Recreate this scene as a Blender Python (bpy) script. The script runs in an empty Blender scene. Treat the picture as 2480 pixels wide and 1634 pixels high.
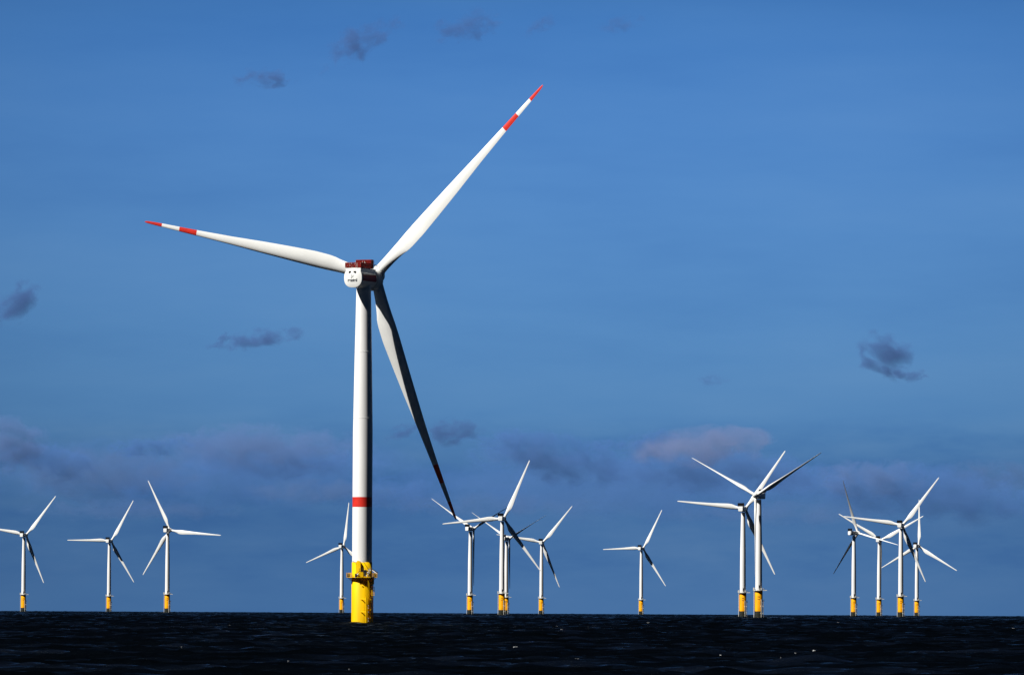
import bpy, bmesh, math, random
import numpy as np
from mathutils import Matrix, Vector

R = math.radians
scene = bpy.context.scene
col = scene.collection
RE = 7.4e6            # effective earth radius (with refraction): the sea really curves away
CAM_H = 5.41
SUN_AZ = 60.0         # degrees to the left of "straight behind the camera"
SUN_EL = 47.0

# ------------------------------------------------------------------ camera
W, H = 2480., 1634.
F = 16080.
HOR = 1486.1 - math.sqrt(2*CAM_H/RE)*F
PITCH = math.atan((HOR-H/2)/F)
ROLL = math.atan(.0052)
cd = bpy.data.cameras.new('camera'); cam = bpy.data.objects.new('camera', cd); col.objects.link(cam)
cd.sensor_fit = 'HORIZONTAL'; cd.sensor_width = 36.0; cd.lens = 36.0*F/W
cd.clip_start = 1.0; cd.clip_end = 400000.0
cam.location = (0, 0, CAM_H)
cam.rotation_euler = (Matrix.Rotation(math.pi/2+PITCH, 4, 'X') @ Matrix.Rotation(ROLL, 4, 'Z')).to_euler()
scene.camera = cam

# ------------------------------------------------------------------ world
sun_dir = Vector((-math.sin(R(SUN_AZ))*math.cos(R(SUN_EL)), -math.cos(R(SUN_AZ))*math.cos(R(SUN_EL)), math.sin(R(SUN_EL))))
w = bpy.data.worlds.new('World'); scene.world = w; w.use_nodes = True
nt = w.node_tree; N = nt.nodes; L = nt.links
for n in list(N): N.remove(n)
def node(nt, t, **k):
    n = nt.nodes.new(t)
    for a, b in k.items(): setattr(n, a, b)
    return n
def ramp(nt, stops, interp='LINEAR'):
    n = nt.nodes.new('ShaderNodeValToRGB'); cr = n.color_ramp; cr.interpolation = interp
    while len(cr.elements) > 1: cr.elements.remove(cr.elements[-1])
    for i, (p, c) in enumerate(stops):
        e = cr.elements[0] if i == 0 else cr.elements.new(p)
        e.position = p; e.color = tuple(c)+(1,) if len(c) == 3 else c
    return n
def s2l(*c): return tuple((v/255/12.92 if v/255 <= .04045 else ((v/255+.055)/1.055)**2.4) for v in c)
def mathn(nt, op, a, b=None, clamp=False):
    n = nt.nodes.new('ShaderNodeMath'); n.operation = op; n.use_clamp = clamp
    for i, v in enumerate((a, b)):
        if v is None: continue
        if isinstance(v, (int, float)): n.inputs[i].default_value = v
        else: nt.links.new(v, n.inputs[i])
    return n.outputs[0]
out = node(nt, 'ShaderNodeOutputWorld'); bg = node(nt, 'ShaderNodeBackground')
sky = node(nt, 'ShaderNodeTexSky', sky_type='NISHITA', sun_disc=False)
sky.sun_elevation = R(SUN_EL)
sky.sun_rotation = math.atan2(sun_dir.x, sun_dir.y)
sky.air_density = 1.0; sky.dust_density = .2; sky.ozone_density = 4.0; sky.altitude = 0
tc = node(nt, 'ShaderNodeTexCoord'); sep = node(nt, 'ShaderNodeSeparateXYZ'); L.new(tc.outputs['Generated'], sep.inputs[0])
# colour of the clear polarised air by elevation (z of the direction); darkened above the view to deepen shade on the towers
zz = sep.outputs['Z']
def zs(deg): return math.sin(R(deg))*5
zc = mathn(nt, 'MULTIPLY', zz, 5.0, True)
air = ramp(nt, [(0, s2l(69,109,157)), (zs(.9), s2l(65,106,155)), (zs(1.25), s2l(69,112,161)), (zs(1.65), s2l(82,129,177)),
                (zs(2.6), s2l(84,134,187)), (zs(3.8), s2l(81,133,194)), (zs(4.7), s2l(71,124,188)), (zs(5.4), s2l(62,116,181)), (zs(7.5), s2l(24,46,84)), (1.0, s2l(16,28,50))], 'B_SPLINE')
L.new(zc, air.inputs[0])
# faint uneven streaks of thin vapour, stretched along the horizon
mp = node(nt, 'ShaderNodeMapping'); mp.inputs['Scale'].default_value = (14, 14, 70)
L.new(tc.outputs['Generated'], mp.inputs[0])
nz = node(nt, 'ShaderNodeTexNoise'); nz.inputs['Scale'].default_value = 1.0; nz.inputs['Detail'].default_value = 5; nz.inputs['Roughness'].default_value = .55
L.new(mp.outputs[0], nz.inputs['Vector'])
vr = ramp(nt, [(.28, (.84,.89,.94)), (.5, (1,1,1)), (.74, (1.17,1.08,1.03))])
L.new(nz.outputs[0], vr.inputs[0])
# streaky haze band close to the horizon
mp2 = node(nt, 'ShaderNodeMapping'); mp2.inputs['Scale'].default_value = (55, 55, 210); mp2.inputs['Location'].default_value = (3.1, .4, 2.0)
L.new(tc.outputs['Generated'], mp2.inputs[0])
nz2 = node(nt, 'ShaderNodeTexNoise'); nz2.inputs['Scale'].default_value = 1.0; nz2.inputs['Detail'].default_value = 6; nz2.inputs['Roughness'].default_value = .6
L.new(mp2.outputs[0], nz2.inputs['Vector'])
br = ramp(nt, [(.35, (.82,.88,.95)), (.5, (1,1,1)), (.70, (1.24,1.11,1.04))])
L.new(nz2.outputs[0], br.inputs[0])
bandm = ramp(nt, [(0, (.2,.2,.2)), (zs(.5), (.8,.8,.8)), (zs(1.35), (1,1,1)), (zs(1.8), (0,0,0))], 'EASE')
L.new(zc, bandm.inputs[0])
def mul(a, b, fac=1.0):
    m = nt.nodes.new('ShaderNodeMix'); m.data_type = 'RGBA'; m.blend_type = 'MULTIPLY'
    if isinstance(fac, float): m.inputs[0].default_value = fac
    else: nt.links.new(fac, m.inputs[0])
    nt.links.new(a, m.inputs[6]); nt.links.new(b, m.inputs[7]); return m.outputs[2]
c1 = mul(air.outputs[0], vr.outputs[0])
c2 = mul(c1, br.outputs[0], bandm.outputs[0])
# the physical sky carries the variation around the compass; the measured air colour tints it
bw = node(nt, 'ShaderNodeRGBToBW'); L.new(sky.outputs[0], bw.inputs[0])
skyv = mathn(nt, 'POWER', bw.outputs[0], .12)
# the polarised sky is brightest a little right of the view's middle and falls off to both sides
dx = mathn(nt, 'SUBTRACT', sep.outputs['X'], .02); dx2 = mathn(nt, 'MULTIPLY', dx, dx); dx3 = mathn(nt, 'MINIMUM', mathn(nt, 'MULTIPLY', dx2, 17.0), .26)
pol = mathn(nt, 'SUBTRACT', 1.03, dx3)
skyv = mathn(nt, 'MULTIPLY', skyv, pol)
bk = ramp(nt, [(0, (.42,.42,.42)), (.45, (.42,.42,.42)), (.9, (1,1,1))]); L.new(mathn(nt, 'MULTIPLY', mathn(nt, 'ADD', sep.outputs['Y'], 1.0), .5), bk.inputs[0])  # sky behind the camera dimmed to deepen shade on surfaces facing it
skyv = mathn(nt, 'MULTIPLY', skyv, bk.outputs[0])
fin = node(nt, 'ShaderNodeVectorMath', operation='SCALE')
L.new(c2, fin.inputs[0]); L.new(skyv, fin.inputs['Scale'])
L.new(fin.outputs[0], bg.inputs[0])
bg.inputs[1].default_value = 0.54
L.new(bg.outputs[0], out.inputs[0])
w.cycles.sampling_method = 'MANUAL'; w.cycles.sample_map_resolution = 512

# ------------------------------------------------------------------ sun
sd = bpy.data.lights.new('sun', 'SUN'); sd.energy = 5.0; sd.angle = R(.53); sd.color = (1.0, .965, .90)
so = bpy.data.objects.new('sun', sd); col.objects.link(so)
so.rotation_euler = sun_dir.to_track_quat('Z', 'Y').to_euler()
so.location = (-300, -200, 400)

vs = scene.view_settings
vs.view_transform = 'Standard'; vs.look = 'None'; vs.exposure = 0.66; vs.gamma = 1.0
try: vs.use_curve_mapping = False
except Exception: pass
scene.cycles.max_bounces = 6
scene.cycles.volume_bounces = 0
scene.cycles.caustics_reflective = False; scene.cycles.caustics_refractive = False
scene.cycles.transparent_max_bounces = 16

# ------------------------------------------------------------------ materials
def mat(name, c, rough=.45, spec=.4, noise=None, bump=None, metal=0.0, c2=None):
    m = bpy.data.materials.new(name); m.use_nodes = True; nt = m.node_tree
    b = nt.nodes['Principled BSDF']
    b.inputs['Base Color'].default_value = (*c, 1); b.inputs['Roughness'].default_value = rough
    b.inputs['Specular IOR Level'].default_value = spec; b.inputs['Metallic'].default_value = metal
    if noise:
        sc, lo, stretch = noise
        tc = nt.nodes.new('ShaderNodeTexCoord'); mp = nt.nodes.new('ShaderNodeMapping')
        mp.inputs['Scale'].default_value = stretch
        nt.links.new(tc.outputs['Object'], mp.inputs[0])
        nz = nt.nodes.new('ShaderNodeTexNoise'); nz.inputs['Scale'].default_value = sc; nz.inputs['Detail'].default_value = 6
        nt.links.new(mp.outputs[0], nz.inputs['Vector'])
        rp = ramp(nt, [(.35, c2 or tuple(v*lo for v in c)), (.62, c)])
        nt.links.new(nz.outputs[0], rp.inputs[0]); nt.links.new(rp.outputs[0], b.inputs['Base Color'])
    return m
M = {}
M['white'] = mat('white_gelcoat', (.80,.81,.80), .38, .35, (.25, .90, (1,1,.25)))
M['tower'] = mat('white_tower_paint', (.80,.80,.80), .42, .35, (.35, .90, (1,1,.12)))
M['red'] = mat('signal_red_paint', (.62,.030,.018), .42, .35, (.6, .85, (1,1,1)))
M['darkred'] = mat('dark_red_paint', (.26,.016,.012), .5, .3, (.9, .7, (1,1,1)))
M['mesh'] = mat('red_mesh_infill', (.19,.007,.005), .6, .15, (1.8, .5, (1,1,1)))
M['rail'] = mat('red_rail_paint', (.27,.010,.006), .5, .2, (.9, .8, (1,1,1)))
M['yellow'] = mat('yellow_marine_paint', (.88,.52,.002), .55, .1, (.45, .72, (1,1,.12)))
M['orange'] = mat('weathered_yellow_paint', (.86,.37,.003), .6, .1, (.6, .66, (1,1,.2)))
M['grey'] = mat('grey_hatch', (.32,.33,.34), .5, .3)
M['dark'] = mat('dark_fitting', (.025,.025,.03), .5, .3)
M['black'] = mat('black_opening', (.006,.006,.008), .5, .2)
M['text'] = mat('dark_lettering', (.03,.035,.05), .6, .1)
M['growth'] = mat('marine_growth', (.020,.022,.016), .8, .15, (1.2, .5, (1,1,1)))
M['ladder'] = mat('pale_galvanised_steel', (.62,.62,.58), .45, .4, (1.5, .8, (1,1,1)))
M['cooler'] = mat('dark_cooler_grille', (.012,.013,.017), .6, .1)

# ------------------------------------------------------------------ mesh helpers
class MB:
    def __init__(s): s.v = []; s.f = []; s.m = []; s.sm = []
    def add(s, vs, fs, mi=0, smooth=False):
        o = len(s.v); s.v += [tuple(p) for p in vs]
        for f in fs: s.f.append(tuple(i+o for i in f)); s.m.append(mi); s.sm.append(smooth)
        return s
    def box(s, c, d, mat4=None, mi=0, bev=0.0):
        x, y, z = (a/2 for a in d)
        if bev > 0:
            bm = bmesh.new(); bmesh.ops.create_cube(bm, size=1)
            for v in bm.verts: v.co = Vector((v.co.x*d[0], v.co.y*d[1], v.co.z*d[2]))
            bmesh.ops.bevel(bm, geom=bm.edges[:], offset=bev, segments=2, affect='EDGES', profile=.6)
            bm.verts.index_update()
            P = [v.co + Vector(c) for v in bm.verts]; fs = [[v.index for v in f.verts] for f in bm.faces]; bm.free()
        else:
            P = [Vector((c[0]+i*x, c[1]+j*y, c[2]+k*z)) for i in (-1,1) for j in (-1,1) for k in (-1,1)]
            fs = [(0,1,3,2),(4,6,7,5),(0,4,5,1),(2,3,7,6),(0,2,6,4),(1,5,7,3)]
        if mat4: P = [mat4 @ p for p in P]
        return s.add(P, fs, mi)
    def tube(s, a, b, r, n=8, r2=None, mi=0):
        a, b = Vector(a), Vector(b); r2 = r if r2 is None else r2
        d = (b-a).normalized(); u = d.orthogonal().normalized(); v = d.cross(u)
        P = []
        for p, q in ((a, r), (b, r2)):
            for i in range(n):
                t = 2*math.pi*i/n; P.append(p+u*(math.cos(t)*q)+v*(math.sin(t)*q))
        s.add(P, [(i, (i+1) % n, n+(i+1) % n, n+i) for i in range(n)], mi, True)
        s.add(P[:n], [tuple(range(n))[::-1]], mi); s.add(P[n:], [tuple(range(n))], mi)
        return s
    def lathe(s, prof, n=48, mi=0, smooth=True, mis=None):
        """prof = [(r, z)...] about z"""
        P = []
        for r, z in prof:
            for i in range(n):
                t = 2*math.pi*i/n; P.append((r*math.cos(t), r*math.sin(t), z))
        for k in range(len(prof)-1):
            m = mis[k] if mis else mi
            fs = [(k*n+i, k*n+(i+1) % n, (k+1)*n+(i+1) % n, (k+1)*n+i) for i in range(n)]
            o = 0
            s._addidx(P if k == 0 else None, fs, m, smooth)
        return s
    def _addidx(s, P, fs, mi, smooth):
        if P is not None: s._o = len(s.v); s.v += [tuple(p) for p in P]
        for f in fs: s.f.append(tuple(i+s._o for i in f)); s.m.append(mi); s.sm.append(smooth)
    def sections(s, secs, mi=0, smooth=True, caps=(True, True), mis=None):
        n = len(secs[0]); P = [p for sec in secs for p in sec]
        s._addidx(P, [], 0, smooth)
        for k in range(len(secs)-1):
            s._addidx(None, [(k*n+i, k*n+(i+1) % n, (k+1)*n+(i+1) % n, (k+1)*n+i) for i in range(n)], mis[k] if mis else mi, smooth)
        if caps[0]: s._addidx(None, [tuple(range(n))[::-1]], mis[0] if mis else mi, False)
        if caps[1]: s._addidx(None, [tuple((len(secs)-1)*n+i for i in range(n))], mis[-1] if mis else mi, False)
        return s
    def mesh(s, name, mats):
        me = bpy.data.meshes.new(name); me.from_pydata(s.v, [], s.f)
        for m in mats: me.materials.append(M[m] if isinstance(m, str) else m)
        me.polygons.foreach_set('material_index', s.m); me.polygons.foreach_set('use_smooth', s.sm)
        bm = bmesh.new(); bm.from_mesh(me); bmesh.ops.recalc_face_normals(bm, faces=bm.faces[:]); bm.to_mesh(me); bm.free()
        me.update(); return me
    def build(s, name, mats, parent=None, mw=None, label=None):
        o = bpy.data.objects.new(name, s.mesh(name, mats)); col.objects.link(o)
        if parent: o.parent = parent
        if mw is not None: o.matrix_basis = mw
        if label: o['label'] = label
        return o
def thing(name, label, cat, loc=(0,0,0), group=None):
    o = bpy.data.objects.new(name, None); col.objects.link(o); o.location = loc
    o.empty_display_size = 5
    o['label'] = label; o['category'] = cat
    if group: o['group'] = group
    return o

# blade: span along +z, trailing edge at +x, upwind side +y
def blade_mesh(name, length, hubr, root_r, ctab, twtab, ttab, pre, stripes, nsec=46, npt=22):
    """all tables: (fraction of span, value). stripes: list of radii (from axis) where red starts/ends counted from tip"""
    def tab(t, x): return float(np.interp(x, [a for a, b in t], [b for a, b in t]))
    zs = list(np.linspace(hubr, length, nsec)) + [length-.4, length-.15, length-.05]
    cuts = []
    for a, b in stripes: cuts += [length-a, length-b]
    zs = sorted(set([round(z, 4) for z in zs] + [round(c, 4) for c in cuts if c < length-.01]))
    secs = []; mis = []
    for z in zs:
        s = z/length; c = tab(ctab, s); t = tab(ttab, s); tw = R(tab(twtab, s))
        cyl = max(0.0, min(1.0, (0.17-s)/(0.17-hubr/length)))**.8 if s < .17 else 0.0
        taper = 1.0
        if s > .985: taper = max(.03, math.sqrt(max(0, 1-((s-.985)/.015)**2)))
        sec = []
        for i in range(2*npt):
            u = i/npt
            th = math.pi*u
            xc = .5*(1+math.cos(th))          # 1 (TE) .. 0 (LE) .. 1
            sgn = 1 if i <= npt else -1       # suction first (-y), then pressure
            yt = 5*t*(.2969*math.sqrt(xc)-.1260*xc-.3516*xc**2+.2843*xc**3-.1036*xc**4)
            camber = .025*4*xc*(1-xc)*min(1, s*3)
            ya = -(sgn*yt+camber)
            px, py = (xc-.32)*c*taper, ya*c*taper
            cx, cy = root_r*math.cos(th), -root_r*math.sin(th)
            x = px*(1-cyl)+cx*cyl; y = py*(1-cyl)+cy*cyl
            # leading edge turned towards the wind (+y)
            X = x*math.cos(tw)+y*math.sin(tw)
            Y = -x*math.sin(tw)+y*math.cos(tw)
            sec.append((X, Y+pre*(.5*s+.5*s*s), z))
        secs.append(sec)
    for k in range(len(zs)-1):
        zm = length-(zs[k]+zs[k+1])/2
        mis.append(1 if any(min(a, b) < zm < max(a, b) for a, b in stripes) else 0)
    b = MB(); b.sections(secs, caps=(True, True), mis=mis)
    return b.mesh(name, ['white', 'red'])

def rotor_frame(yaw, tilt, hubpos):
    a = Vector((math.sin(yaw)*math.cos(tilt), math.cos(yaw)*math.cos(tilt), math.sin(tilt)))
    r = Vector((math.cos(yaw), -math.sin(yaw), 0)); u = r.cross(a)
    return a, r, u
def basis(x, y, z, o):
    m = Matrix.Identity(4)
    for i, v in enumerate((x, y, z)):
        for k in range(3): m[k][i] = v[k]
    m.translation = o; return m
def blade_matrix(yaw, tilt, ov, hubh, ph, pitch):
    a, r, u = rotor_frame(yaw, tilt, None)
    o = Vector((0,0,hubh))+a*ov
    span = u*math.cos(ph)+r*math.sin(ph); tang = r*math.cos(ph)-u*math.sin(ph)
    return basis(tang, a, span, o) @ Matrix.Rotation(-pitch, 4, 'Z')
def hub_matrix(yaw, tilt, ov, hubh, ph):
    a, r, u = rotor_frame(yaw, tilt, None)
    o = Vector((0,0,hubh))+a*ov
    span = u*math.cos(ph)+r*math.sin(ph); tang = r*math.cos(ph)-u*math.sin(ph)
    return basis(tang, a, span, o)
def sea_z(x, y): return -(x*x+y*y)/(2*RE)

# ------------------------------------------------------------------ sea
def build_sea():
    rng = np.random.default_rng(7)
    rr = np.concatenate([np.array([1.5,3,6,10,16,24,34,46,60,76]), np.arange(92, 440, 8), np.arange(440, 1000, .95), np.arange(1000, 1700, 1.8),
                         np.arange(1700, 3200, 4.0), np.arange(3200, 13000, 9)])
    ang = np.concatenate([np.arange(-math.pi, -.2, .055), np.arange(-.2, -.095, .004), np.arange(-.095, .095, .00026),
                          np.arange(.095, .2, .004), np.arange(.2, math.pi, .055)])
    A, Rr = np.meshgrid(ang, rr)
    X = Rr*np.sin(A); Y = Rr*np.cos(A); Z = -(Rr**2)/(2*RE)
    h = np.zeros_like(X)
    n = 70
    lam = np.exp(rng.uniform(math.log(2.2), math.log(26), n))
    th = R(18)+rng.normal(0, .50, n)+math.pi
    amp = .0150*lam**.62*np.exp(-(lam/20)**2)*rng.uniform(.5, 1.3, n)
    ph = rng.uniform(0, 2*math.pi, n)
    for l, t, a, p in zip(lam, th, amp, ph):
        k = 2*math.pi/l
        s = np.sin(k*(X*math.sin(t)+Y*math.cos(t))+p)
        h += a*(s + .22*s*s)
    # keep the coarse part of the sheet calmer, it cannot carry the short waves
    fade = np.clip((Rr-60)/380, .12, 1)*np.clip((.19-np.abs(A))/.06, .12, 1)
    Z = Z+h*fade
    nr, na = X.shape
    co = np.stack([X, Y, Z], -1).reshape(-1, 3)
    i = np.arange(nr-1)[:, None]; j = np.arange(na)[None, :]; j2 = (j+1) % na
    q = np.stack([i*na+j, (i+1)*na+j, (i+1)*na+j2, i*na+j2], -1).reshape(-1, 4)
    # centre cap
    co = np.vstack([co, [[0, 0, 0]]])
    me = bpy.data.meshes.new('sea')
    nq = len(q); tri = np.stack([np.full(na, len(co)-1), np.arange(na), (np.arange(na)+1) % na], -1)
    me.vertices.add(len(co)); me.vertices.foreach_set('co', co.astype(np.float32).ravel())
    me.loops.add(nq*4+na*3)
    me.loops.foreach_set('vertex_index', np.concatenate([q.ravel(), tri.ravel()]).astype(np.int32))
    me.polygons.add(nq+na)
    st = np.concatenate([np.arange(nq)*4, nq*4+np.arange(na)*3]).astype(np.int32)
    me.polygons.foreach_set('loop_start', st)
    me.polygons.foreach_set('use_smooth', np.ones(nq+na, dtype=bool))
    me.update(calc_edges=True); me.validate()
    m = bpy.data.materials.new('sea_water'); m.use_nodes = True; nt = m.node_tree
    nt.nodes.remove(nt.nodes['Principled BSDF'])
    mo = [n for n in nt.nodes if n.type == 'OUTPUT_MATERIAL'][0]
    df = nt.nodes.new('ShaderNodeBsdfDiffuse'); df.inputs['Color'].default_value = (.0005,.0010,.0017,1)
    gl = nt.nodes.new('ShaderNodeBsdfGlossy'); gl.inputs['Roughness'].default_value = .16; gl.inputs['Color'].default_value = (.70,.86,.95,1)
    mx = nt.nodes.new('ShaderNodeMixShader'); nt.links.new(df.outputs[0], mx.inputs[1]); nt.links.new(gl.outputs[0], mx.inputs[2]); nt.links.new(mx.outputs[0], mo.inputs[0])
    tc = nt.nodes.new('ShaderNodeTexCoord')
    def nb(scale, stretch, det):
        mp = nt.nodes.new('ShaderNodeMapping'); mp.inputs['Scale'].default_value = stretch; mp.inputs['Rotation'].default_value = (0, 0, R(18))
        nt.links.new(tc.outputs['Object'], mp.inputs[0])
        z = nt.nodes.new('ShaderNodeTexNoise'); z.inputs['Scale'].default_value = scale; z.inputs['Detail'].default_value = det; z.inputs['Roughness'].default_value = .6
        nt.links.new(mp.outputs[0], z.inputs['Vector']); return z.outputs[0]
    n1 = nb(1.8, (.5, 1.0, 1), 7); n2 = nb(.06, (.4, 1, 1), 3)
    bp = nt.nodes.new('ShaderNodeBump'); bp.inputs['Strength'].default_value = 1.0; bp.inputs['Distance'].default_value = .5
    nt.links.new(n1, bp.inputs['Height'])
    for q in (gl, df): nt.links.new(bp.outputs[0], q.inputs['Normal'])
    fr = nt.nodes.new('ShaderNodeFresnel'); fr.inputs['IOR'].default_value = 1.33; nt.links.new(bp.outputs[0], fr.inputs['Normal'])
    # reflection strength varies in noise patches and is capped below a full mirror
    rp = ramp(nt, [(.38, (.015,.015,.015)), (.52, (.09,.09,.09)), (.66, (.66,.66,.66))]); nt.links.new(n2, rp.inputs[0])
    fc = mathn(nt, 'MULTIPLY', mathn(nt, 'MINIMUM', mathn(nt, 'POWER', fr.outputs[0], 1.9), .75), rp.outputs[0])
    nt.links.new(fc, mx.inputs[0])
    me.materials.append(m)
    o = bpy.data.objects.new('sea', me); col.objects.link(o)
    o['kind'] = 'structure'; o['label'] = 'dark choppy sea reaching the horizon'
    return o
build_sea()

def pix_dir(px, py):
    """direction through a pixel of the 2480 px photograph"""
    x = px-W/2; y = -(py-H/2)
    c, s = math.cos(ROLL), math.sin(ROLL)
    d = Vector((x, y, -F)); d.normalize()
    return cam.rotation_euler.to_matrix() @ d

# white flecks of breaking crests, floating on the water
def build_foam():
    rnd = random.Random(5); mb = MB()
    spots = [(144,1524,9),(20,1499,4),(1302,1535,4),(555,1514,4),(440,1567,4),(1360,1524,10),(1250,1567,12),(1396,1596,18),(1350,1516,5),(1544,1506,6),
             (1712,1543,9),(1976,1576,16),(2028,1507,7),(2455,1521,7),(1570,1507,5),(1518,1516,5),(995,1540,4),(585,1512,4),(870,1525,5),(1925,1582,5),
             (1890,1594,4),(2130,1531,5),(700,1600,4),(1745,1585,4),(845,1623,4)]
    for px, py, wd in spots:
        d = pix_dir(px, py); t = CAM_H/max(1e-4, -d.z)
        for _ in range(6):
            p = cam.location+d*t; g = p.z-sea_z(p.x, p.y)-.5
            t += g/max(1e-4, -d.z)
        p = cam.location+d*t; ww = wd*t/F
        for k in range(3+int(wd/4)):
            cx = p.x+rnd.uniform(-.5, .5)*ww; cy = p.y+rnd.uniform(-.6, .6); cz = sea_z(cx, cy)+.48+rnd.uniform(-.05, .1)
            rx, ry, rz = ww*rnd.uniform(.10, .24), .5, rnd.uniform(.05, .11)
            P = [(cx+rx*math.cos(a)*rnd.uniform(.7, 1), cy+ry*math.sin(a), cz-.10) for a in [i*math.pi/4 for i in range(8)]]
            P += [(cx+rx*.5*math.cos(a), cy+ry*.5*math.sin(a), cz+rz) for a in [i*math.pi/4 for i in range(8)]]
            mb.add(P, [(i, (i+1) % 8, 8+(i+1) % 8, 8+i) for i in range(8)]+[tuple(range(8, 16))], 0, True)
    fm = mat('sea_foam_white', (.30,.31,.32), .8, .1, (2.0, .5, (1,1,1)))
    o = mb.build('sea_foam', [fm]); o['kind'] = 'stuff'; o['label'] = 'small white flecks of breaking wave foam'; o['category'] = 'foam'
build_foam()

# ------------------------------------------------------------------ the big turbine
def big_turbine():
    X, Y = -44.8, 2000.0
    z0 = sea_z(X, Y)
    HH = 104.5; YAW = R(24); TILT = R(5); OV = 8.0; RL = 77.4; PH = R(43.1)
    t = thing('wind_turbine', 'huge nearest wind turbine with red banded blades, red ringed white tower and bright yellow base', 'wind turbine', (X, Y, z0))
    # tower
    prof = [(2.98, 18.6), (2.98, 35.2)]
    tw = MB(); tw.lathe([(2.98, 18.6), (2.98, 35.2)], 64); tw.build('tower_section', ['tower'], t)
    b = MB(); b.lathe([(2.985, 35.2), (2.985, 38.2)], 64); b.build('tower_band', ['red'], t, label='red ring painted around the white tower')
    up = [(2.98, 38.2), (2.97, 58), (2.90, 62), (2.62, 80), (2.2, 101.2)]
    tw = MB(); tw.lathe(up, 64); tw.build('tower_section', ['tower'], t)
    # flange rings
    for z in (62.0, 82.0):
        fl = MB(); fl.lathe([(2.9 if z < 70 else 2.6, z-.06), (2.93 if z < 70 else 2.62, z-.05), (2.93 if z < 70 else 2.62, z+.05), (2.85 if z < 70 else 2.55, z+.06)], 48)
        fl.build('flange', ['tower'], t)
    yb = MB(); yb.lathe([(2.2, 101.2), (2.35, 101.25), (2.4, 101.4), (2.4, 102.3)], 48); yb.build('yaw_bearing', ['white'], t)
    # transition piece
    f = MB(); f.lathe([(3.12, -8), (3.12, 14.0), (3.06, 14.05), (3.06, 18.6), (2.9, 18.62)], 64)
    fo = f.build('foundation', ['yellow'], t)
    wl = MB(); wl.lathe([(3.14, -3), (3.14, .35), (3.125, .4)], 64); wl.build('waterline_growth', ['growth'], fo)
    # door hood on the collar (arched)
    def cyl_pt(az, r, z): return Vector((math.sin(az)*r, -math.cos(az)*r, z))   # az from camera side, + = right
    az0 = R(-18)
    door = MB()
    m4 = Matrix.Translation(cyl_pt(az0, 3.1, 0)) @ Matrix.Rotation(az0, 4, 'Z')
    arch = [(-.75, 14.5), (.75, 14.5), (.75, 18.3)] + [(.75*math.cos(a), 18.3+.75*math.sin(a)) for a in [math.pi*i/8 for i in range(1, 8)]] + [(-.75, 18.3)]
    n = len(arch); P = [m4 @ Vector((x, -.42, z)) for x, z in arch]+[m4 @ Vector((x, .35, z)) for x, z in arch]
    door.add(P, [tuple(range(n)), tuple(range(n, 2*n))[::-1]]+[(i, (i+1) % n, n+(i+1) % n, n+i) for i in range(n)])
    d = door.build('door_hood', ['yellow'], t)
    dm = MB(); dm.box((.1, -.45, 15.8), (.8, .06, 2.0), m4); dm.build('door', ['yellow'], d)
    lamp = MB(); lamp.tube(m4 @ Vector((-.8, -.3, 18.5)), m4 @ Vector((-1.3, -.8, 18.75)), .09); lamp.box(m4 @ Vector((-1.35, -.85, 18.75)), (.5, .3, .22)); lamp.build('door_lamp', ['dark'], t)
    # platform
    pl = MB()
    RP = 4.35; zp = 14.15
    pl.lathe([(3.06, zp-.25), (RP, zp-.14), (RP, zp), (3.06, zp)], 48, smooth=False)
    # a squarer wing on the left and on the right carrying equipment
    pl.box((-3.95, -.9, zp-.07), (1.3, 2.6, .14)); pl.box((3.9, -.3, zp-.07), (1.4, 3.4, .14))
    pl.box((1.4, -3.9, zp-.07), (2.6, 1.6, .14))
    for a in range(0, 360, 30):
        az = R(a); pl.tube(cyl_pt(az, 3.05, zp-1.2), cyl_pt(az, RP-.2, zp-.22), .09, 6)
    p = pl.build('platform', ['yellow'], t)
    rl = MB()
    K = 22
    for i in range(K):
        a0, a1 = 2*math.pi*i/K, 2*math.pi*(i+1)/K
        rl.tube(cyl_pt(a0, RP-.05, zp), cyl_pt(a0, RP-.05, zp+1.15), .035, 6)
        for hz in (.4, .8, 1.15): rl.tube(cyl_pt(a0, RP-.05, zp+hz), cyl_pt(a1, RP-.05, zp+hz), .022, 6)
    for sx, x0, x1, y0, y1 in ((-1, -4.6, -3.3, -2.2, .4), (1, 3.2, 4.6, -2.0, 1.4)):
        c = [(x0, y0), (x1, y0), (x1, y1), (x0, y1), (x0, y0)]
        for (ax, ay), (bx, by) in zip(c, c[1:]):
            rl.tube((ax, ay, zp), (ax, ay, zp+1.25), .05, 6)
            for hz in (.35, .7, 1.0, 1.25): rl.tube((ax, ay, zp+hz), (bx, by, zp+hz), .03, 6)
    rl.build('railing', ['yellow'], p)
    # stair, cabinets and gear on the platform
    g = MB(); g.box((-.15, -3.95, zp+.75), (1.3, .7, 1.4), bev=.05); g.build('equipment_cabinet', ['yellow'], p)
    for c_, d_ in (((1.0, -3.9, zp+1.15), (.9, .6, 2.0)), ((2.3, -3.2, zp+.55), (.8, .6, 1.1)), ((-1.7, -3.7, zp+.5), (.7, .5, 1.0)), ((-3.95, -.9, zp+.52), (.85, 1.7, 1.0)), ((3.95, -.3, zp+.55), (.95, 2.2, 1.05)), ((.2, -4.0, zp+.3), (.5, .4, .55))):
        g = MB(); g.box(c_, d_, bev=.05); g.build('equipment_cabinet', ['dark'], p, label='dark equipment box on the yellow platform')
    g = MB()
    g.tube((-2.1, -3.85, zp+.1), (-.75, -3.95, zp+1.75), .06, 6); g.tube((-2.1, -4.1, zp+.1), (-.75, -4.2, zp+1.75), .06, 6)
    for i in range(7):
        q = i/6; g.box((-2.1+1.35*q, -4.0, zp+.12+1.6*q), (.28, .5, .05))
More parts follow.
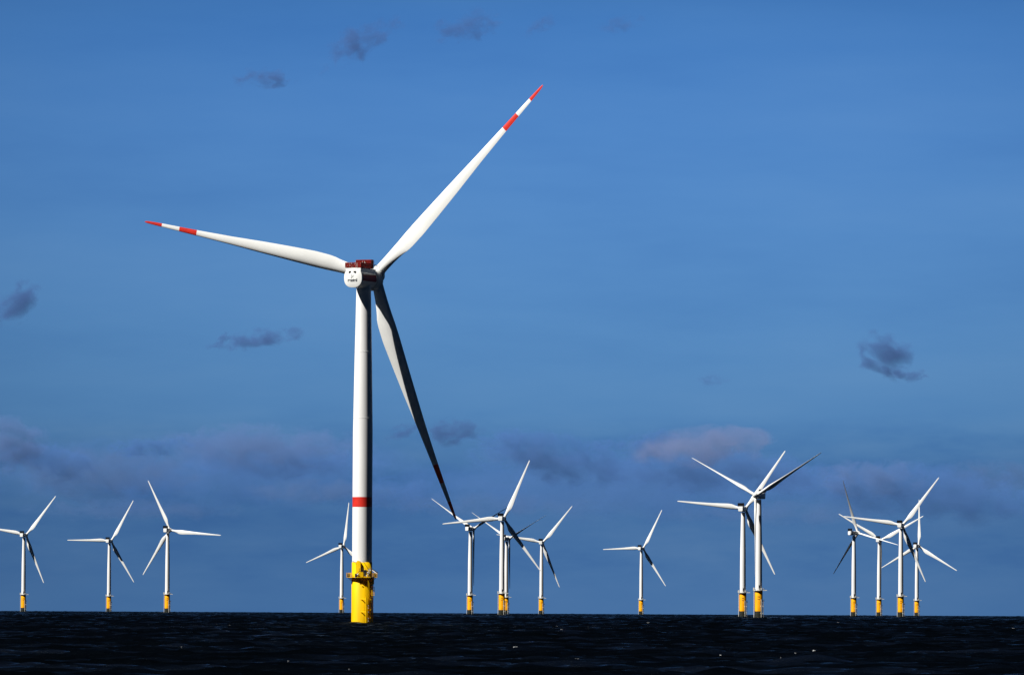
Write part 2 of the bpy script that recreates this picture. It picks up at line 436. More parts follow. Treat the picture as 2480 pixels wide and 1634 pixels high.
    g.tube((-.75, -4.2, zp+1.75), (1.2, -4.25, zp+1.8), .07, 6); g.tube((-.75, -4.2, zp+2.5), (1.2, -4.25, zp+2.55), .05, 6)
    for x in (-.7, 0, .6, 1.2): g.tube((x, -4.22, zp+1.75), (x, -4.22, zp+2.55), .04, 6)
    g.build('stairway', ['dark'], p)
    for c_, r_ in (((-1.15, -4.35, zp+.75), .3), ((1.85, -4.1, zp+1.35), .22), ((1.95, -4.1, zp+.85), .2), ((1.45, -4.3, zp+.35), .2), ((2.1, -4.1, zp-.15), .16)):
        g = MB(); bm = bmesh.new(); bmesh.ops.create_icosphere(bm, subdivisions=2, radius=r_); bm.verts.index_update()
        g.add([v.co+Vector(c_) for v in bm.verts], [[v.index for v in f_.verts] for f_ in bm.faces], 0, True); bm.free()
        g.tube((c_[0], c_[1]+.1, c_[2]-r_), (c_[0], c_[1]+.1, c_[2]-r_-.25), .06, 6)
        g.build('navigation_light', ['ladder'], p)
    for x in (1.6, .4, -1.9):
        g = MB(); g.box((x, -4.42, zp-.1), (.32, .1, .18)); g.build('edge_plate', ['ladder'], p)
    # davit crane
    cr = MB(); cr.tube((2.25, -3.6, zp), (2.25, -3.6, zp+2.2), .16, 8); cr.tube((2.1, -3.7, zp+2.2), (.45, -4.6, zp+4.7), .10, 8, .06)
    cr.box((.4, -4.6, zp+4.65), (.35, .35, .55)); cr.box((2.35, -3.6, zp+2.1), (.9, .35, .3)); cr.tube((2.5, -3.6, zp+2.1), (2.5, -3.6, zp+2.75), .07, 6)
    cr.build('davit_crane', ['ladder'], t)
    bo = MB(); bo.tube((2.7, -1.2, zp+2.55), (4.75, -.5, zp+1.35), .11, 8); bo.build('boom', ['ladder'], t)
    # boat landing
    for nm, a0, x, y in (('l', R(-4), 1.42, -4.55), ('r', R(60), 2.95, -3.6)):
        fe = MB(); fe.tube((x, y, -4), (x, y, 8.2), .16, 10)
        for z in (1.9, 4.45-.15, 7.35) if nm == 'r' else (3.6+.05, 7.5):
            fe.tube((x, y, z), cyl_pt(a0, 3.08, z), .13, 8)
        fe.build('boat_fender', ['yellow'], t)
    ld = MB()
    la = Vector((2.02, -4.25, 0)); lb = Vector((2.35, -3.95, 0))
    for q in (la, lb): ld.tube(q+Vector((0,0,-3)), q+Vector((0,0,zp-.3)), .05, 6)
    z = -2.6
    while z < zp-.4: ld.tube(la+Vector((0,0,z)), lb+Vector((0,0,z)), .03, 5); z += .38
    ld.build('ladder', ['yellow'], t)
    for z in (1.0, 1.75, 3.7, 4.85, 5.6):
        lt = MB(); lt.box((2.05, -4.35, z), (.26, .1, .24)); lt.build('ladder_bracket', ['ladder'], t)
    rp = MB(); rp.box((3.35, -2.0, 8.7), (1.0, 1.4, .12)); rp.tube((3.0, -2.0, 8.0), (3.5, -2.0, 8.6), .08, 6)
    for x in (3.0, 3.4, 3.8):
        for y in (-2.6, -1.4): rp.tube((x, y, 8.7), (x, y, 11.2), .05, 6)
    for z in (9.4, 10.1, 11.2):
        for y in (-2.6, -1.4): rp.tube((3.0, y, z), (3.8, y, z), .045, 6)
        rp.tube((3.8, -2.6, z), (3.8, -1.4, z), .045, 6)
    rp.build('rest_platform', ['yellow'], t)
    jt = MB(); jt.tube((3.32, -.6, -4), (3.32, -.6, 13.5), .17, 8); jt.tube((3.2, -1.3, 12.0), (3.2, -1.3, 13.9), .5, 10)
    jt.build('cable_tube', ['yellow'], t)
    # identification plate marks are too small to read in the photograph and stay off

    # --- nacelle, local frame: x = right seen from behind, y = forward (upwind), z = up
    nm = Matrix.Translation((0, 0, HH-.6)) @ Matrix.Rotation(-YAW, 4, 'Z')
    yr = -7.9            # rear plane
    def ring(y, r, flat=0., zoff=0., n=48):
        return [(r*math.sin(2*math.pi*i/n)*sq(2*math.pi*i/n, flat), y, zoff+r*math.cos(2*math.pi*i/n)*sq(2*math.pi*i/n, flat)) for i in range(n)]
    def sq(a, p):      # slightly squared circle
        return (abs(math.sin(a))**p+abs(math.cos(a))**p)**(-1/p) if p else 1.0
    nb = MB()
    nb.sections([ring(yr+.35, 2.75, 2.4), ring(yr+.6, 2.92, 2.4), ring(yr+2, 2.93, 2.3), ring(3.2, 2.98), ring(3.4, 2.8)])
    # boxy shoulders under the deck
    nb.box((0, (yr+.45+3.2)/2, 1.45), (5.02, 3.2-yr-.45, 3.0), bev=.12)
    nac = nb.build('nacelle', ['white'], t, nm)
    # domed rear cover
    def dome_y(x, z): return yr+.30-.42*max(0, 1-(x*x+z*z)/(2.95**2))
    rc = MB(); secs = []
    for q in (1.0, .98, .94, .85, .7, .5, .3, .12, .02):
        ra = [2.95*q*sq(2*math.pi*i/48, 2.4) for i in range(48)]; secs.append([(ra[i]*math.sin(2*math.pi*i/48), dome_y(2.95*q*math.sin(2*math.pi*i/48), 2.95*q*math.cos(2*math.pi*i/48)), ra[i]*math.cos(2*math.pi*i/48)) for i in range(48)])
    secs.insert(0, [(2.93*math.sin(2*math.pi*i/48)*sq(2*math.pi*i/48, 2.4), yr+.62, 2.93*math.cos(2*math.pi*i/48)*sq(2*math.pi*i/48, 2.4)) for i in range(48)])
    rc.sections(secs); rear = rc.build('rear_cover', ['white'], t, nm)
    for x in (-.90, .78):
        v = MB(); v.box((x, dome_y(x, 1.65)-.0, 1.65), (.74, .10, .74)); v.build('vent_window', ['black'], rear)
    v = MB(); v.box((.28, dome_y(.28, 1.7)-.0, 1.70), (.06, .06, .75)); v.box((.36, dome_y(.36, 2.0), 2.06), (.18, .06, .06)); v.box((.36, dome_y(.36, 1.4), 1.32), (.18, .06, .06)); v.build('handle', ['grey'], rear)
    # lettering
    cu = bpy.data.curves.new('lettering', 'FONT'); cu.body = 'rentel'; cu.size = 1.08; cu.align_x = 'CENTER'; cu.extrude = .02; cu.offset = .045; cu.space_character = 1.05
    tmp = bpy.data.objects.new('lettering_tmp', cu); col.objects.link(tmp)
    bpy.context.view_layer.update()
    me = bpy.data.meshes.new_from_object(tmp.evaluated_get(bpy.context.evaluated_depsgraph_get()))
    bpy.data.objects.remove(tmp)
    xs_ = [v.co.x for v in me.vertices]; xm, xw = (max(xs_)+min(xs_))/2, max(xs_)-min(xs_)
    for vtx in me.vertices:
        x, z = (vtx.co.x-xm)*3.1/xw-.02, vtx.co.y*1.12-1.12
        vtx.co = Vector((x, dome_y(x, z)-.03-vtx.co.z, z))
    me.materials.clear(); me.materials.append(M['text'])
    lo = bpy.data.objects.new('lettering', me); col.objects.link(lo); lo.parent = rear
    lo['label'] = 'dark word rentel on the white rear cover'
    em = MB()
    def stroke(x0, z0, x1, z1, w_=.05):
        em.tube((x0, dome_y(x0, z0)-.03, z0), (x1, dome_y(x1, z1)-.03, z1), w_, 6)
    stroke(-.38, .95, -.32, .55); stroke(-.32, .55, -.12, .30); stroke(-.12, .30, -.44, -.15, .06); stroke(-.12, .30, .32, .30)
    stroke(.02, .66, .14, .66, .08); stroke(.14, .66, .62, .72, .04)
    em.build('emblem', ['text'], rear)
    # dark red panel on the flank
    sp = MB(); n = 10; P = []
    for y in (yr+1.2, 2.75):
        for i in range(n+1):
            a = math.asin((-.85+2.0*i/n)/2.99); P.append((3.02*math.cos(a), y, 3.02*math.sin(a)))
    for y in (yr+1.2, 2.75):
        for i in range(n+1):
            a = math.asin((-.85+2.0*i/n)/2.99); P.append((2.9*math.cos(a), y, 2.9*math.sin(a)))
    m_ = n+1
    sp.add(P, [(i, i+1, m_+i+1, m_+i) for i in range(n)]+[(0, m_, 3*m_, 2*m_), (n, 2*m_+n, 3*m_+n, m_+n)]+[(i, 2*m_+i, 2*m_+i+1, i+1) for i in range(n)]+[(m_+i, m_+i+1, 3*m_+i+1, 3*m_+i) for i in range(n)], 0, False)
    sp.build('side_panel', ['darkred'], nac, label='dark red panel along the shaded flank')
    # generator ring
    ge = MB(); ge.sections([ring(3.35, 2.9), ring(3.4, 3.15), ring(3.8, 3.3), ring(6.2, 3.3), ring(6.6, 3.15), ring(6.9, 2.5)])
    ge.build('generator', ['white'], t, nm)
    gb = MB(); gb.sections([ring(3.9, 3.33), ring(4.15, 3.36), ring(4.2, 3.33)], caps=(False, False)); gb.sections([ring(5.8, 3.33), ring(6.0, 3.36), ring(6.1, 3.33)], caps=(False, False))
    gb.build('generator_rim', ['white'], t, nm)
    # red deck on the roof: rear hoist platform
    zt = 3.0
    dk = MB(); dk.box((0, yr+.45+3.6, zt+.06), (5.27, 7.2, .12)); deck = dk.build('hoist_deck', ['darkred'], t, nm)
    def fence(mb, mbi, x0, y0, x1, y1, zb, h, step=1.05):
        ln = math.hypot(x1-x0, y1-y0); n = max(1, round(ln/step)); ux, uy = (x1-x0)/ln, (y1-y0)/ln
        for i in range(n+1):
            x, y = x0+(x1-x0)*i/n, y0+(y1-y0)*i/n
            mb.tube((x, y, zb), (x, y, zb+h), .055, 6)
        for hz in (.12, h*.5, h): mb.tube((x0, y0, zb+hz), (x1, y1, zb+hz), .05, 6)
        # woven infill: separate thin bars, see-through between them
        k = int(ln/.16)
        for i in range(k):
            x, y = x0+(x1-x0)*(i+.5)/k, y0+(y1-y0)*(i+.5)/k
            mbi.box((x, y, zb+h/2), (.10 if abs(ux) > .5 else .03, .10 if abs(uy) > .5 else .03, h-.06))
        j = int(h/.22)
        for i in range(j):
            z = zb+h*(i+.5)/j
            mbi.box(((x0+x1)/2, (y0+y1)/2, z), (max(.045, abs(x1-x0)), max(.045, abs(y1-y0)), .08))
    fr, fi = MB(), MB()
    xa, xb, ya, yb_ = -2.63, 2.63, yr+.35, yr+7.5
    fence(fr, fi, xa, ya, xb, ya, zt+.12, 1.45); fence(fr, fi, xb, ya, xb, yb_, zt+.12, 1.45); fence(fr, fi, xa, ya, xa, yb_, zt+.12, 1.45)
    fr.build('deck_railing', ['rail'], t, nm); fi.build('deck_mesh', ['mesh'], t, nm)
    # taller screened cooler in front of the deck
    xa, xb, ya, yb_ = -2.52, 2.52, yr+7.7, yr+9.3
    cb = MB(); cb.box((0, (ya+yb_)/2, zt+1.35), (4.9, yb_-ya-.2, 2.55), bev=.08); cb.build('cooler_box', ['mesh'], t, nm)
    fr, fi = MB(), MB()
    for a_, b_, c_, d_ in ((xa, ya, xb, ya), (xb, ya, xb, yb_), (xa, ya, xa, yb_), (xa, yb_, xb, yb_)): fence(fr, fi, a_, b_, c_, d_, zt, 2.75, 1.25)
    fr.build('cooler_frame', ['darkred'], t, nm); fi.build('cooler_screen', ['mesh'], t, nm)
    # pale instruments and handrails
    ins = MB()
    pts = [(-.95, 4.6), (-.6, 4.85), (-.1, 4.75), (.25, 4.6), (.5, 4.9), (.95, 4.7), (1.05, 4.3)]
    for (a_, b_), (c_, d_) in zip(pts, pts[1:]): ins.tube((a_, ya-.35, b_), (c_, ya-.35, d_), .09, 6)
    ins.tube((-.35, ya-.3, 4.6), (-.15, ya-.3, 5.3), .07, 6); ins.tube((.55, ya-.3, 4.7), (.45, ya-.3, 5.3), .07, 6)
    ins.build('wind_instrument', ['ladder'], t, nm, label='pale zigzag of instrument arms on the red roof box')
    for a_, b_, r_ in (((-2.6, ya-.2, 4.5), (-2.6, ya-.2, 5.5), .06), ((.95, ya-.5, 3.1), (.95, ya-.5, 3.9), .09), ((1.35, yr+.3, 3.1), (1.35, yr+.3, 4.45), .07),
                       ((2.62, yb_+.2, 3.2), (2.62, yb_+.2, 5.6), .06), ((2.62, yb_+.2, 4.3), (2.9, yb_+1.0, 4.3), .09)):
        ins = MB(); ins.tube(a_, b_, r_, 6); ins.build('handrail', ['ladder'], t, nm)
    # pale fittings clipped along the deck screen
    rq = random.Random(3)
    for k in range(14):
        x = rq.uniform(-2.5, .9); z = rq.choice((3.35, 3.7, 4.05, 4.3))
        ins = MB(); ins.box((x, yr+.28, z), (rq.uniform(.08, .2), .05, rq.uniform(.06, .14))); ins.build('fitting', ['ladder'], t, nm)
    ma = MB(); ma.tube((2.4, yb_+.6, 4.0), (3.1, yb_+3.5, 4.0), .06, 6)
    for k in range(4): ma.tube((2.5+.17*k, yb_+.9+.75*k, 3.2), (2.5+.17*k, yb_+.9+.75*k, 4.25), .05, 6)
    ma.build('roof_railing', ['dark'], t, nm)
    ma = MB(); ma.tube((1.2, yb_, 3.1), (1.2, yb_+.4, 5.9), .05, 6); ma.build('antenna', ['dark'], t, nm)
    # hub and blades
    hb = MB(); secs = []
    for y, r_ in ((-3.3, 1.9), (-3.0, 2.3), (-2.0, 2.45), (1.2, 2.45), (2.4, 2.2), (3.3, 1.6), (3.9, .8), (4.1, .1)):
        secs.append([(r_*math.sin(2*math.pi*i/32), y, r_*math.cos(2*math.pi*i/32)) for i in range(32)])
    hb.sections(secs)
    hub = hb.build('hub', ['white'], t, hub_matrix(YAW, TILT, OV, HH, PH))
    ctab = [(0, 3.4), (.05, 3.6), (.12, 4.5), (.20, 5.25), (.26, 5.3), (.36, 4.65), (.48, 3.8), (.62, 2.65), (.74, 1.95), (.86, 1.4), (.95, 1.0), (1, .6)]
    ttab = [(0, .6), (.15, .48), (.25, .36), (.4, .28), (.6, .22), (1, .17)]
    wt = [(0, 28), (.12, 26), (.25, 21), (.4, 16), (.6, 12), (.8, 9.5), (1, 8)]
    # each blade bent differently; the drooping one is shaped to lie in the tower's shadow
    for k, (rl_, bend, ph_) in enumerate(((78.2, 6.6, 44.1), (77.2, 12.4, 45.8), (78.2, -2.8, 43.2))):
        me = blade_mesh('blade', rl_, 2.1, 1.65, ctab, wt, ttab, bend, [(0, 5.85), (11.8, 17.7)], nsec=70)
        o = bpy.data.objects.new('blade', me); col.objects.link(o); o.parent = t
        o.matrix_basis = blade_matrix(YAW, TILT, OV, HH, R(ph_)+k*2*math.pi/3, 0.0)
    cf = MB()
    for k in range(3):
        a = k*2*math.pi/3
        mk = Matrix.Rotation(a, 4, 'Y')
        secs = [[mk @ Vector((r_*math.cos(2*math.pi*i/28), r_*math.sin(2*math.pi*i/28), z)) for i in range(28)] for z, r_ in ((1.4, 1.9), (2.5, 1.9), (2.7, 1.75), (2.75, 1.6))]
        cf.sections(secs)
    cf.build('blade_collar', ['white'], t, hub_matrix(YAW, TILT, OV, HH, PH))
    return t
big_turbine()

# ------------------------------------------------------------------ the farm behind
FH = 72.0; FOV_ = 5.0; FTILT = R(5); FR = 48.2
def far_parts():
    """meshes of one distant turbine, built once; (name, mesh, frame) frame: base / nacelle / hub / blade, with sub-parts"""
    P = []
    f = MB(); f.lathe([(2.35, -12), (2.35, 4.0), (2.30, 4.15), (2.30, 16.4), (2.25, 16.45)], 32, mis=[1, 1, 0, 0]); P.append(('foundation', f.mesh('foundation', ['orange', 'growth']), 'base', None, []))
    pl = MB(); pl.lathe([(2.2, 16.3), (3.3, 16.3), (3.3, 16.6), (2.2, 16.6)], 24, smooth=False)
    pl.box((2.9, -2.2, 16.45), (2.4, 1.0, .3)); pl.box((4.1, -1.0, 16.55), (1.5, .7, .45))
    rl = MB()
    for i in range(20):
        a0, a1 = 2*math.pi*i/20, 2*math.pi*(i+1)/20
        p0, p1 = Vector((3.25*math.sin(a0), -3.25*math.cos(a0), 16.6)), Vector((3.25*math.sin(a1), -3.25*math.cos(a1), 16.6))
        rl.tube(p0, p0+Vector((0,0,1.1)), .07, 5)
        for hz in (.55, 1.1): rl.tube(p0+Vector((0,0,hz)), p1+Vector((0,0,hz)), .06, 5)
    P.append(('platform', pl.mesh('platform', ['ladder']), 'base', None, [('railing', rl.mesh('railing', ['ladder']))]))
    for c_, d_ in (((-2.95, -1.1, 17.4), (.7, .8, 1.6)), ((1.4, -2.75, 17.3), (.7, .5, 1.4))):
        eq = MB(); eq.box(c_, d_); P.append(('equipment_box', eq.mesh('equipment_box', ['ladder']), 'base', None, []))
    lad = MB()
    lad.tube((-2.75, -.6, -3), (-2.75, -.6, 16.3), .20, 8); P.append(('cable_tube', lad.mesh('cable_tube', ['ladder']), 'base', None, []))
    for x, y in ((1.45, -2.9), (2.75, -1.9)):
        fe = MB(); fe.tube((x, y, -3), (x, y, 10.2 if x > 2 else 11.2), .17, 8)
        for z in (3.0, 7.2): fe.tube((x, y, z), (x*.7, y*.7, z), .13, 6)
        P.append(('boat_fender', fe.mesh('boat_fender', ['ladder']), 'base', None, []))
    la = MB()
    for x, y in ((1.95, -2.55), (2.2, -2.35)): la.tube((x, y, -2), (x, y, 16.3), .06, 5)
    z = -1
    while z < 16: la.tube((1.95, -2.55, z), (2.2, -2.35, z), .04, 4); z += .6
    P.append(('ladder', la.mesh('ladder', ['dark']), 'base', None, []))
    rp = MB(); rp.box((2.75, -1.3, 10.3), (1.0, 1.2, .5)); rp.tube((3.1, -1.5, 10.3), (3.1, -1.5, 11.5), .08, 5); P.append(('rest_platform', rp.mesh('rest_platform', ['dark']), 'base', None, []))
    for z in (12.7, 11.3):
        for a in (-13, 3):
            az = R(a); mk = MB(); mk.box((2.32*math.sin(az), -2.32*math.cos(az), z), (.34, .06, .62)); P.append(('marking', mk.mesh('marking', ['dark']), 'base', None, []))
    tw = MB(); tw.lathe([(2.0, 16.45), (1.97, 25), (1.85, 45), (1.35, 70.2)], 40); P.append(('tower', tw.mesh('tower', ['tower']), 'base', None, []))
    dr = MB(); dr.box((.35, -2.0, 18.4), (.85, .25, 2.3)); P.append(('door', dr.mesh('door', ['dark']), 'base', None, []))
    # nacelle frame: y forward
    nb = MB(); secs = []
    for y, hw, zb, ztp, in ((-6.1, 1.35, -1.35, 1.55), (-5.9, 1.62, -1.62, 1.75), (-3, 1.75, -1.72, 1.85), (1.8, 1.75, -1.72, 1.85), (3.0, 1.45, -1.4, 1.55), (3.3, 1.2, -1.2, 1.3)):
        sec = []
        r_ = .55
        for cx, cz, a0 in ((hw-r_, ztp-r_, 0), (-(hw-r_), ztp-r_, 90), (-(hw-r_), zb+r_*1.6, 180), (hw-r_, zb+r_*1.6, 270)):
            for k in range(5):
                a = R(a0+k*22.5); rz = r_ if cz > 0 else r_*1.6
                sec.append((cx+r_*math.cos(a), y, cz+rz*math.sin(a)))
        secs.append(sec)
    nb.sections(secs, smooth=True); me = nb.mesh('nacelle', ['white'])
    co = MB(); y0 = -5.0
    co.box((0, y0, 4.0), (4.3, .9, .2)); co.box((-2.05, y0, 2.95), (.2, .9, 2.1)); co.box((2.05, y0, 2.95), (.2, .9, 2.1)); co.box((0, y0+.15, 2.95), (3.95, .35, 2.0)); co.box((0, y0, 1.95), (4.3, .9, .16))
    P.append(('nacelle', me, 'nac', None, []))
    P.append(('cooler', co.mesh('cooler', ['cooler']), 'nac', None, []))
    me2 = MB(); me2.tube((1.2, -3.2, 1.8), (1.2, -3.2, 3.1), .07, 5); me2.box((1.2, -3.2, 3.1), (.5, .12, .12)); P.append(('wind_sensor', me2.mesh('wind_sensor', ['ladder']), 'nac', None, []))
    hb = MB(); secs = []
    for y, r_ in ((-1.75, 1.2), (-1.6, 1.6), (.7, 1.65), (1.5, 1.35), (2.1, .8), (2.4, .1)):
        secs.append([(r_*math.sin(2*math.pi*i/20), y, r_*math.cos(2*math.pi*i/20)) for i in range(20)])
    hb.sections(secs); P.append(('hub', hb.mesh('hub', ['white']), 'hub', None, []))
    ctab = [(0, 1.9), (.04, 1.9), (.10, 2.3), (.20, 3.75), (.25, 3.8), (.35, 3.1), (.5, 2.3), (.7, 1.6), (.88, 1.05), (.97, .8), (1, .55)]
    ttab = [(0, .6), (.15, .45), (.25, .32), (.4, .25), (.6, .2), (1, .16)]
    wt = [(0, 20), (.2, 15), (.4, 8), (.7, 3), (1, 1)]
    bl = blade_mesh('blade', FR, 1.3, .95, ctab, wt, ttab, 1.0, [], nsec=40, npt=14)
    for k in range(3): P.append(('blade', bl, 'blade', k, []))
    return P
PARTS = far_parts()
def part_matrix(frame, k, yaw, ph, pitch):
    if frame == 'base': return Matrix.Identity(4)
    if frame == 'nac': return Matrix.Translation((0, 0, FH+.2)) @ Matrix.Rotation(-yaw, 4, 'Z')
    if frame == 'hub': return hub_matrix(yaw, FTILT, FOV_, FH+.2, ph)
    return blade_matrix(yaw, FTILT, FOV_, FH, ph+k*2*math.pi/3, pitch)
FARM = [ # X, distance, yaw, phase, pitch, label
 (-459.2,6263,19.5,39.9,4,'white turbine at the far left edge, its left blade cut by the frame'),
 (-408.9,6764,17.4,30.7,4,'second turbine from the left, one blade pointing level left'),
 (-301.0,5825,20.8,95.0,4,'turbine left of the big tower with one blade leaning up left and one level right'),
 (-183.1,7202,19.5,8.1,4,'small turbine half hidden just left of the big yellow base, a blade nearly upright'),
 (-34.2,5606,31.1,61.3,91,'turbine with thin feathered blades nearest the drooping red tip of the big rotor'),
 (-6.6,4974,14.2,24.8,4,'tallest turbine of the cluster right of the big tower, standing in front of another'),
 (-4.2,6357,31,60.7,87,'turbine with thin blades standing right behind the tallest one of the middle cluster'),
 (31.0,6703,10.8,39.4,4,'rightmost turbine of the middle cluster, touched by the tip of its neighbour\'s blade'),
 (142.7,7264,23.7,28.5,4,'small lone turbine between the middle cluster and the pair on the right'),
 (155.3,4445,18.8,36.0,4,'left turbine of the close pair, its rotor turned away and blade level left'),
 (146.8,3933,205.4,60.7,104,'right turbine of the close pair, its hub and thin blades facing the viewer'),
 (297.7,5765,46.7,101.3,80,'leftmost turbine of the right cluster, one thin dark blade leaning up left'),
 (350.5,6321,18.5,61.1,4,'turbine in the right cluster with two blades raised in a wide V'),
 (307.6,5239,15.3,38.1,4,'tallest turbine of the right cluster, a broad white blade pointing up right'),
 (418.5,6846,24.6,1.6,4,'farthest right turbine, its top blade standing straight up'),
]
def make_far(row):
    X, d, yaw, ph, pitch, label = row
    yaw, ph, pitch = R(yaw), R(ph), R(pitch)
    root = thing('wind_turbine', label, 'wind turbine', (X, d, sea_z(X, d)), 'white wind turbines with orange yellow bases on the horizon')
    for name, me, frame, k, subs in PARTS:
        o = bpy.data.objects.new(name, me); col.objects.link(o); o.parent = root
        o.matrix_basis = part_matrix(frame, k, yaw, ph, pitch)
        for sn, sm in subs:
            s = bpy.data.objects.new(sn, sm); col.objects.link(s); s.parent = o
    return root
proto = make_far(FARM[0])
for row in FARM[1:]:
    X, d, yaw, ph, pitch, label = row
    yaw, ph, pitch = R(yaw), R(ph), R(pitch)
    root = proto.copy(); col.objects.link(root); root.location = (X, d, sea_z(X, d)); root['label'] = label
    # children come back in no fixed order, so walk the frame of each by name
    kb = 0
    for ch in list(proto.children):
        c = ch.copy(); col.objects.link(c); c.parent = root
        base = ch.name.split('.')[0]
        if base == 'blade': c.matrix_basis = part_matrix('blade', kb, yaw, ph, pitch); kb += 1
        elif base == 'hub': c.matrix_basis = part_matrix('hub', 0, yaw, ph, pitch)
        elif base in ('nacelle', 'cooler', 'wind_sensor'): c.matrix_basis = part_matrix('nac', 0, yaw, ph, pitch)
        for g in ch.children:
            s = g.copy(); col.objects.link(s); s.parent = c

# ------------------------------------------------------------------ clouds: real volumes of thin vapour far beyond the farm
def cloud_mat(name, dens, color, scale, seed, thr):
    m = bpy.data.materials.new(name); m.use_nodes = True; nt = m.node_tree
    for n in list(nt.nodes):
        if n.type != 'OUTPUT_MATERIAL': nt.nodes.remove(n)
    outn = [n for n in nt.nodes if n.type == 'OUTPUT_MATERIAL'][0]
    pv = nt.nodes.new('ShaderNodeVolumePrincipled'); nt.links.new(pv.outputs[0], outn.inputs['Volume'])
    pv.inputs['Color'].default_value = (*color, 1); pv.inputs['Anisotropy'].default_value = 0.0
    tc = nt.nodes.new('ShaderNodeTexCoord')
    ln = nt.nodes.new('ShaderNodeVectorMath'); ln.operation = 'LENGTH'; nt.links.new(tc.outputs['Object'], ln.inputs[0])
    mp = nt.nodes.new('ShaderNodeMapping'); mp.inputs['Location'].default_value = (seed*3.7, seed*1.3, seed*2.1); mp.inputs['Scale'].default_value = (scale[0], scale[1], scale[2])
    nt.links.new(tc.outputs['Object'], mp.inputs[0])
    nz = nt.nodes.new('ShaderNodeTexNoise'); nz.inputs['Scale'].default_value = 1.0; nz.inputs['Detail'].default_value = 5; nz.inputs['Roughness'].default_value = .62; nz.inputs['Distortion'].default_value = .4
    nt.links.new(mp.outputs[0], nz.inputs['Vector'])
    # body of the cloud: falls off from the middle, flatter below, broken up by the billows
    sp = nt.nodes.new('ShaderNodeSeparateXYZ'); nt.links.new(tc.outputs['Object'], sp.inputs[0])
    low = mathn(nt, 'MULTIPLY', mathn(nt, 'MAXIMUM', mathn(nt, 'MULTIPLY', sp.outputs['Z'], -1.0), 0.0), .5)
    l2 = mathn(nt, 'MULTIPLY', ln.outputs['Value'], ln.outputs['Value'])
    body = mathn(nt, 'SUBTRACT', mathn(nt, 'SUBTRACT', 1.0, l2), low)
    nn = mathn(nt, 'MULTIPLY', mathn(nt, 'SUBTRACT', nz.outputs[0], .5), 4.2)
    c = mathn(nt, 'SUBTRACT', mathn(nt, 'ADD', body, nn), thr)
    d = mathn(nt, 'MULTIPLY', c, 1.05, True)
    edge = mathn(nt, 'MULTIPLY', mathn(nt, 'SUBTRACT', 1.0, l2), 4.0, True)
    e = mathn(nt, 'MULTIPLY', mathn(nt, 'MULTIPLY', d, edge), dens)
    nt.links.new(e, pv.inputs['Density'])
    return m
def cloud(px, py, wpx, hpx, tilt, tau, color, label, seed, feat=34., thr=.35, dist=60000.):
    d = pix_dir(px, py); c = cam.location+d*dist
    k = dist/F; hw, hh = wpx/2*k, hpx/2*k; depth = hw*.35+hh*.5
    bm = bmesh.new(); bmesh.ops.create_icosphere(bm, subdivisions=4, radius=1.0)
    me = bpy.data.meshes.new('cloud'); bm.to_mesh(me); bm.free()
    o = bpy.data.objects.new('cloud', me); col.objects.link(o)
    o.matrix_world = Matrix.Translation(c) @ Matrix.Rotation(-math.atan2(d.x, d.y), 4, 'Z') @ Matrix.Rotation(-R(tilt), 4, 'Y') @ Matrix.Diagonal((hw, depth, hh, 1))
    fm = feat*k
    me.materials.append(cloud_mat('cloud_vapour', tau/(depth*1.1), color, (hw/fm/1.5, depth/fm/2.5, hh/fm), seed, thr))
    o['label'] = label; o['category'] = 'cloud'; o['group'] = 'thin clouds in the blue sky'
    return o
GR = (.13,.25,.62); DK = (.12,.23,.58); BL = (.15,.34,.84); LV = (.22,.38,.82); PK = (.36,.46,.84)  # sunlit tops and shaded bases put into the vapour colours of separate clouds
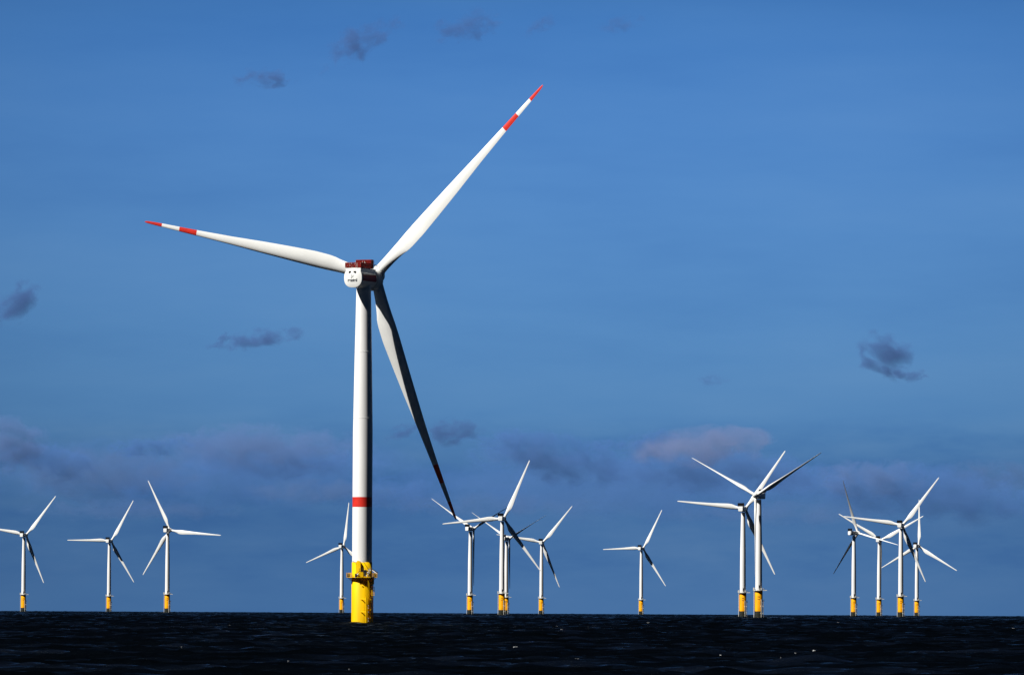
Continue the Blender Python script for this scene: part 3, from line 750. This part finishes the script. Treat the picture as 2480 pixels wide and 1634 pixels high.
CL = [  # px, py, width, height, tilt, optical depth, colour, billow size, threshold, label
 (872,112,215,90,30,1.3,GR,26,.45,'slanting purple grey wisp in the upper sky, left of the raised blade tip'),
 (640,193,140,58,0,1.1,GR,22,.45,'little grey puff high in the sky, left of the slanting wisp'),
 (1135,70,175,82,12,1.0,GR,26,.5,'faint smudge of cloud at the very top, above the raised blade'),
 (1310,62,120,40,25,.5,GR,20,.45,'faintest slanting streak of cloud at the top middle'),
 (1505,62,130,40,10,.5,GR,20,.45,'faint short streak at the top, right of the raised blade tip'),
 (38,738,130,84,38,1.5,DK,34,.15,'dark ragged cloud cut by the left edge of the frame'),
 (635,822,190,52,8,1.2,GR,24,.3,'flat grey wisp below the left blade of the big turbine'),
 (533,828,70,34,25,1.0,GR,18,.3,'tiny grey tuft just left of the flat grey wisp'),
 (2145,862,130,110,-20,1.6,DK,34,.15,'dark lumpy cloud alone in the right half of the sky'),
 (2190,905,130,36,-4,1.3,DK,22,.3,'thin tail trailing right from the dark lumpy cloud'),
 (1725,920,100,40,0,.35,GR,22,.4,'barely visible smudge of cloud in the right half of the sky'),
 (1100,1048,140,66,8,1.3,DK,28,.3,'dark wisp just right of the drooping blade'),
 (985,1048,110,44,18,1.0,DK,22,.4,'small dark wisp just left of the drooping blade'),
 (365,1084,190,52,4,1.5,BL,26,.25,'dark narrow wisp above the third turbine from the left'),
 (630,1082,470,100,0,1.5,LV,40,.1,'long lilac cloud bank left of the big tower'),
 (690,1125,430,80,0,1.2,BL,36,.1,'blue shaded base under the long lilac cloud bank'),
 (20,1085,190,130,0,1.5,LV,38,.1,'lilac cloud head rising at the left edge above the turbines'),
 (120,1120,240,90,-10,1.4,BL,32,.15,'dark blue cloud shoulder right of the lilac head at the left edge'),
 (260,1150,440,120,0,1.2,(.17,.31,.66),40,.1,'broad grey lilac cloud over the left turbines'),
 (770,1192,330,64,0,1.0,(.17,.31,.66),32,.2,'flat lilac streak of cloud just left of the red tower ring'),
 (960,1205,240,90,0,.9,BL,36,.2,'dusky low cloud right of the red tower ring'),
 (1215,1068,170,50,0,1.1,BL,26,.3,'small blue grey cloud above the middle cluster of turbines'),
 (1330,1112,360,120,-8,1.5,BL,40,.1,'broad blue grey cloud over the middle cluster of turbines'),
 (1290,1110,180,60,0,.8,LV,34,.3,'pale patch inside the broad blue grey cloud'),
 (1470,1078,160,30,6,.8,BL,20,.35,'thin streak between the broad blue grey cloud and the pinkish one'),
 (1700,1082,330,90,4,1.8,PK,40,.0,'pinkish topped cloud left of the close pair of turbines'),
 (1575,1085,140,80,10,1.3,BL,30,.2,'dark edge on the left of the pinkish topped cloud'),
 (1730,1140,460,100,0,1.6,BL,40,.0,'dark blue base under the pinkish topped cloud'),
 (1930,1165,260,70,-6,1.1,BL,34,.2,'low dark cloud right of the close pair of turbines'),
 (2110,1160,260,90,0,1.2,LV,36,.2,'dull lilac cloud behind the leftmost turbine of the right cluster'),
 (2230,1195,620,130,-3,1.4,BL,44,.05,'long low dark cloud bank over the right cluster of turbines'),
 (2410,1158,240,80,-4,1.1,(.17,.31,.66),34,.2,'greyish cloud at the right edge above the low bank'),
 (1180,1225,520,60,0,.7,(.17,.31,.66),36,.25,'faint lilac streak behind the rotors of the middle cluster'),
 (1900,1248,520,60,0,.7,(.17,.31,.66),36,.25,'faint lilac streak behind the rotors of the close pair'),
 (520,1150,980,170,0,.8,BL,60,.0,'wide thin blue grey veil of cloud spanning the left third of the low sky'),
 (1500,1185,980,150,0,.8,BL,60,.0,'wide thin blue grey veil of cloud between the middle cluster and the close pair'),
 (330,1235,520,56,0,.7,(.17,.31,.66),36,.25,'faint lilac streak behind the rotors of the left turbines'),
]
for i_, (px, py, wpx, hpx, tilt, tau, color, feat, thr, label) in enumerate(CL):
    cloud(px, py, wpx*1.25, hpx*1.3, tilt, tau*(1.25 if color == GR else .6 if color == PK else 1.0 if color == BL else .9), color, label, i_+1, feat, thr, dist=60000.+i_*700.)
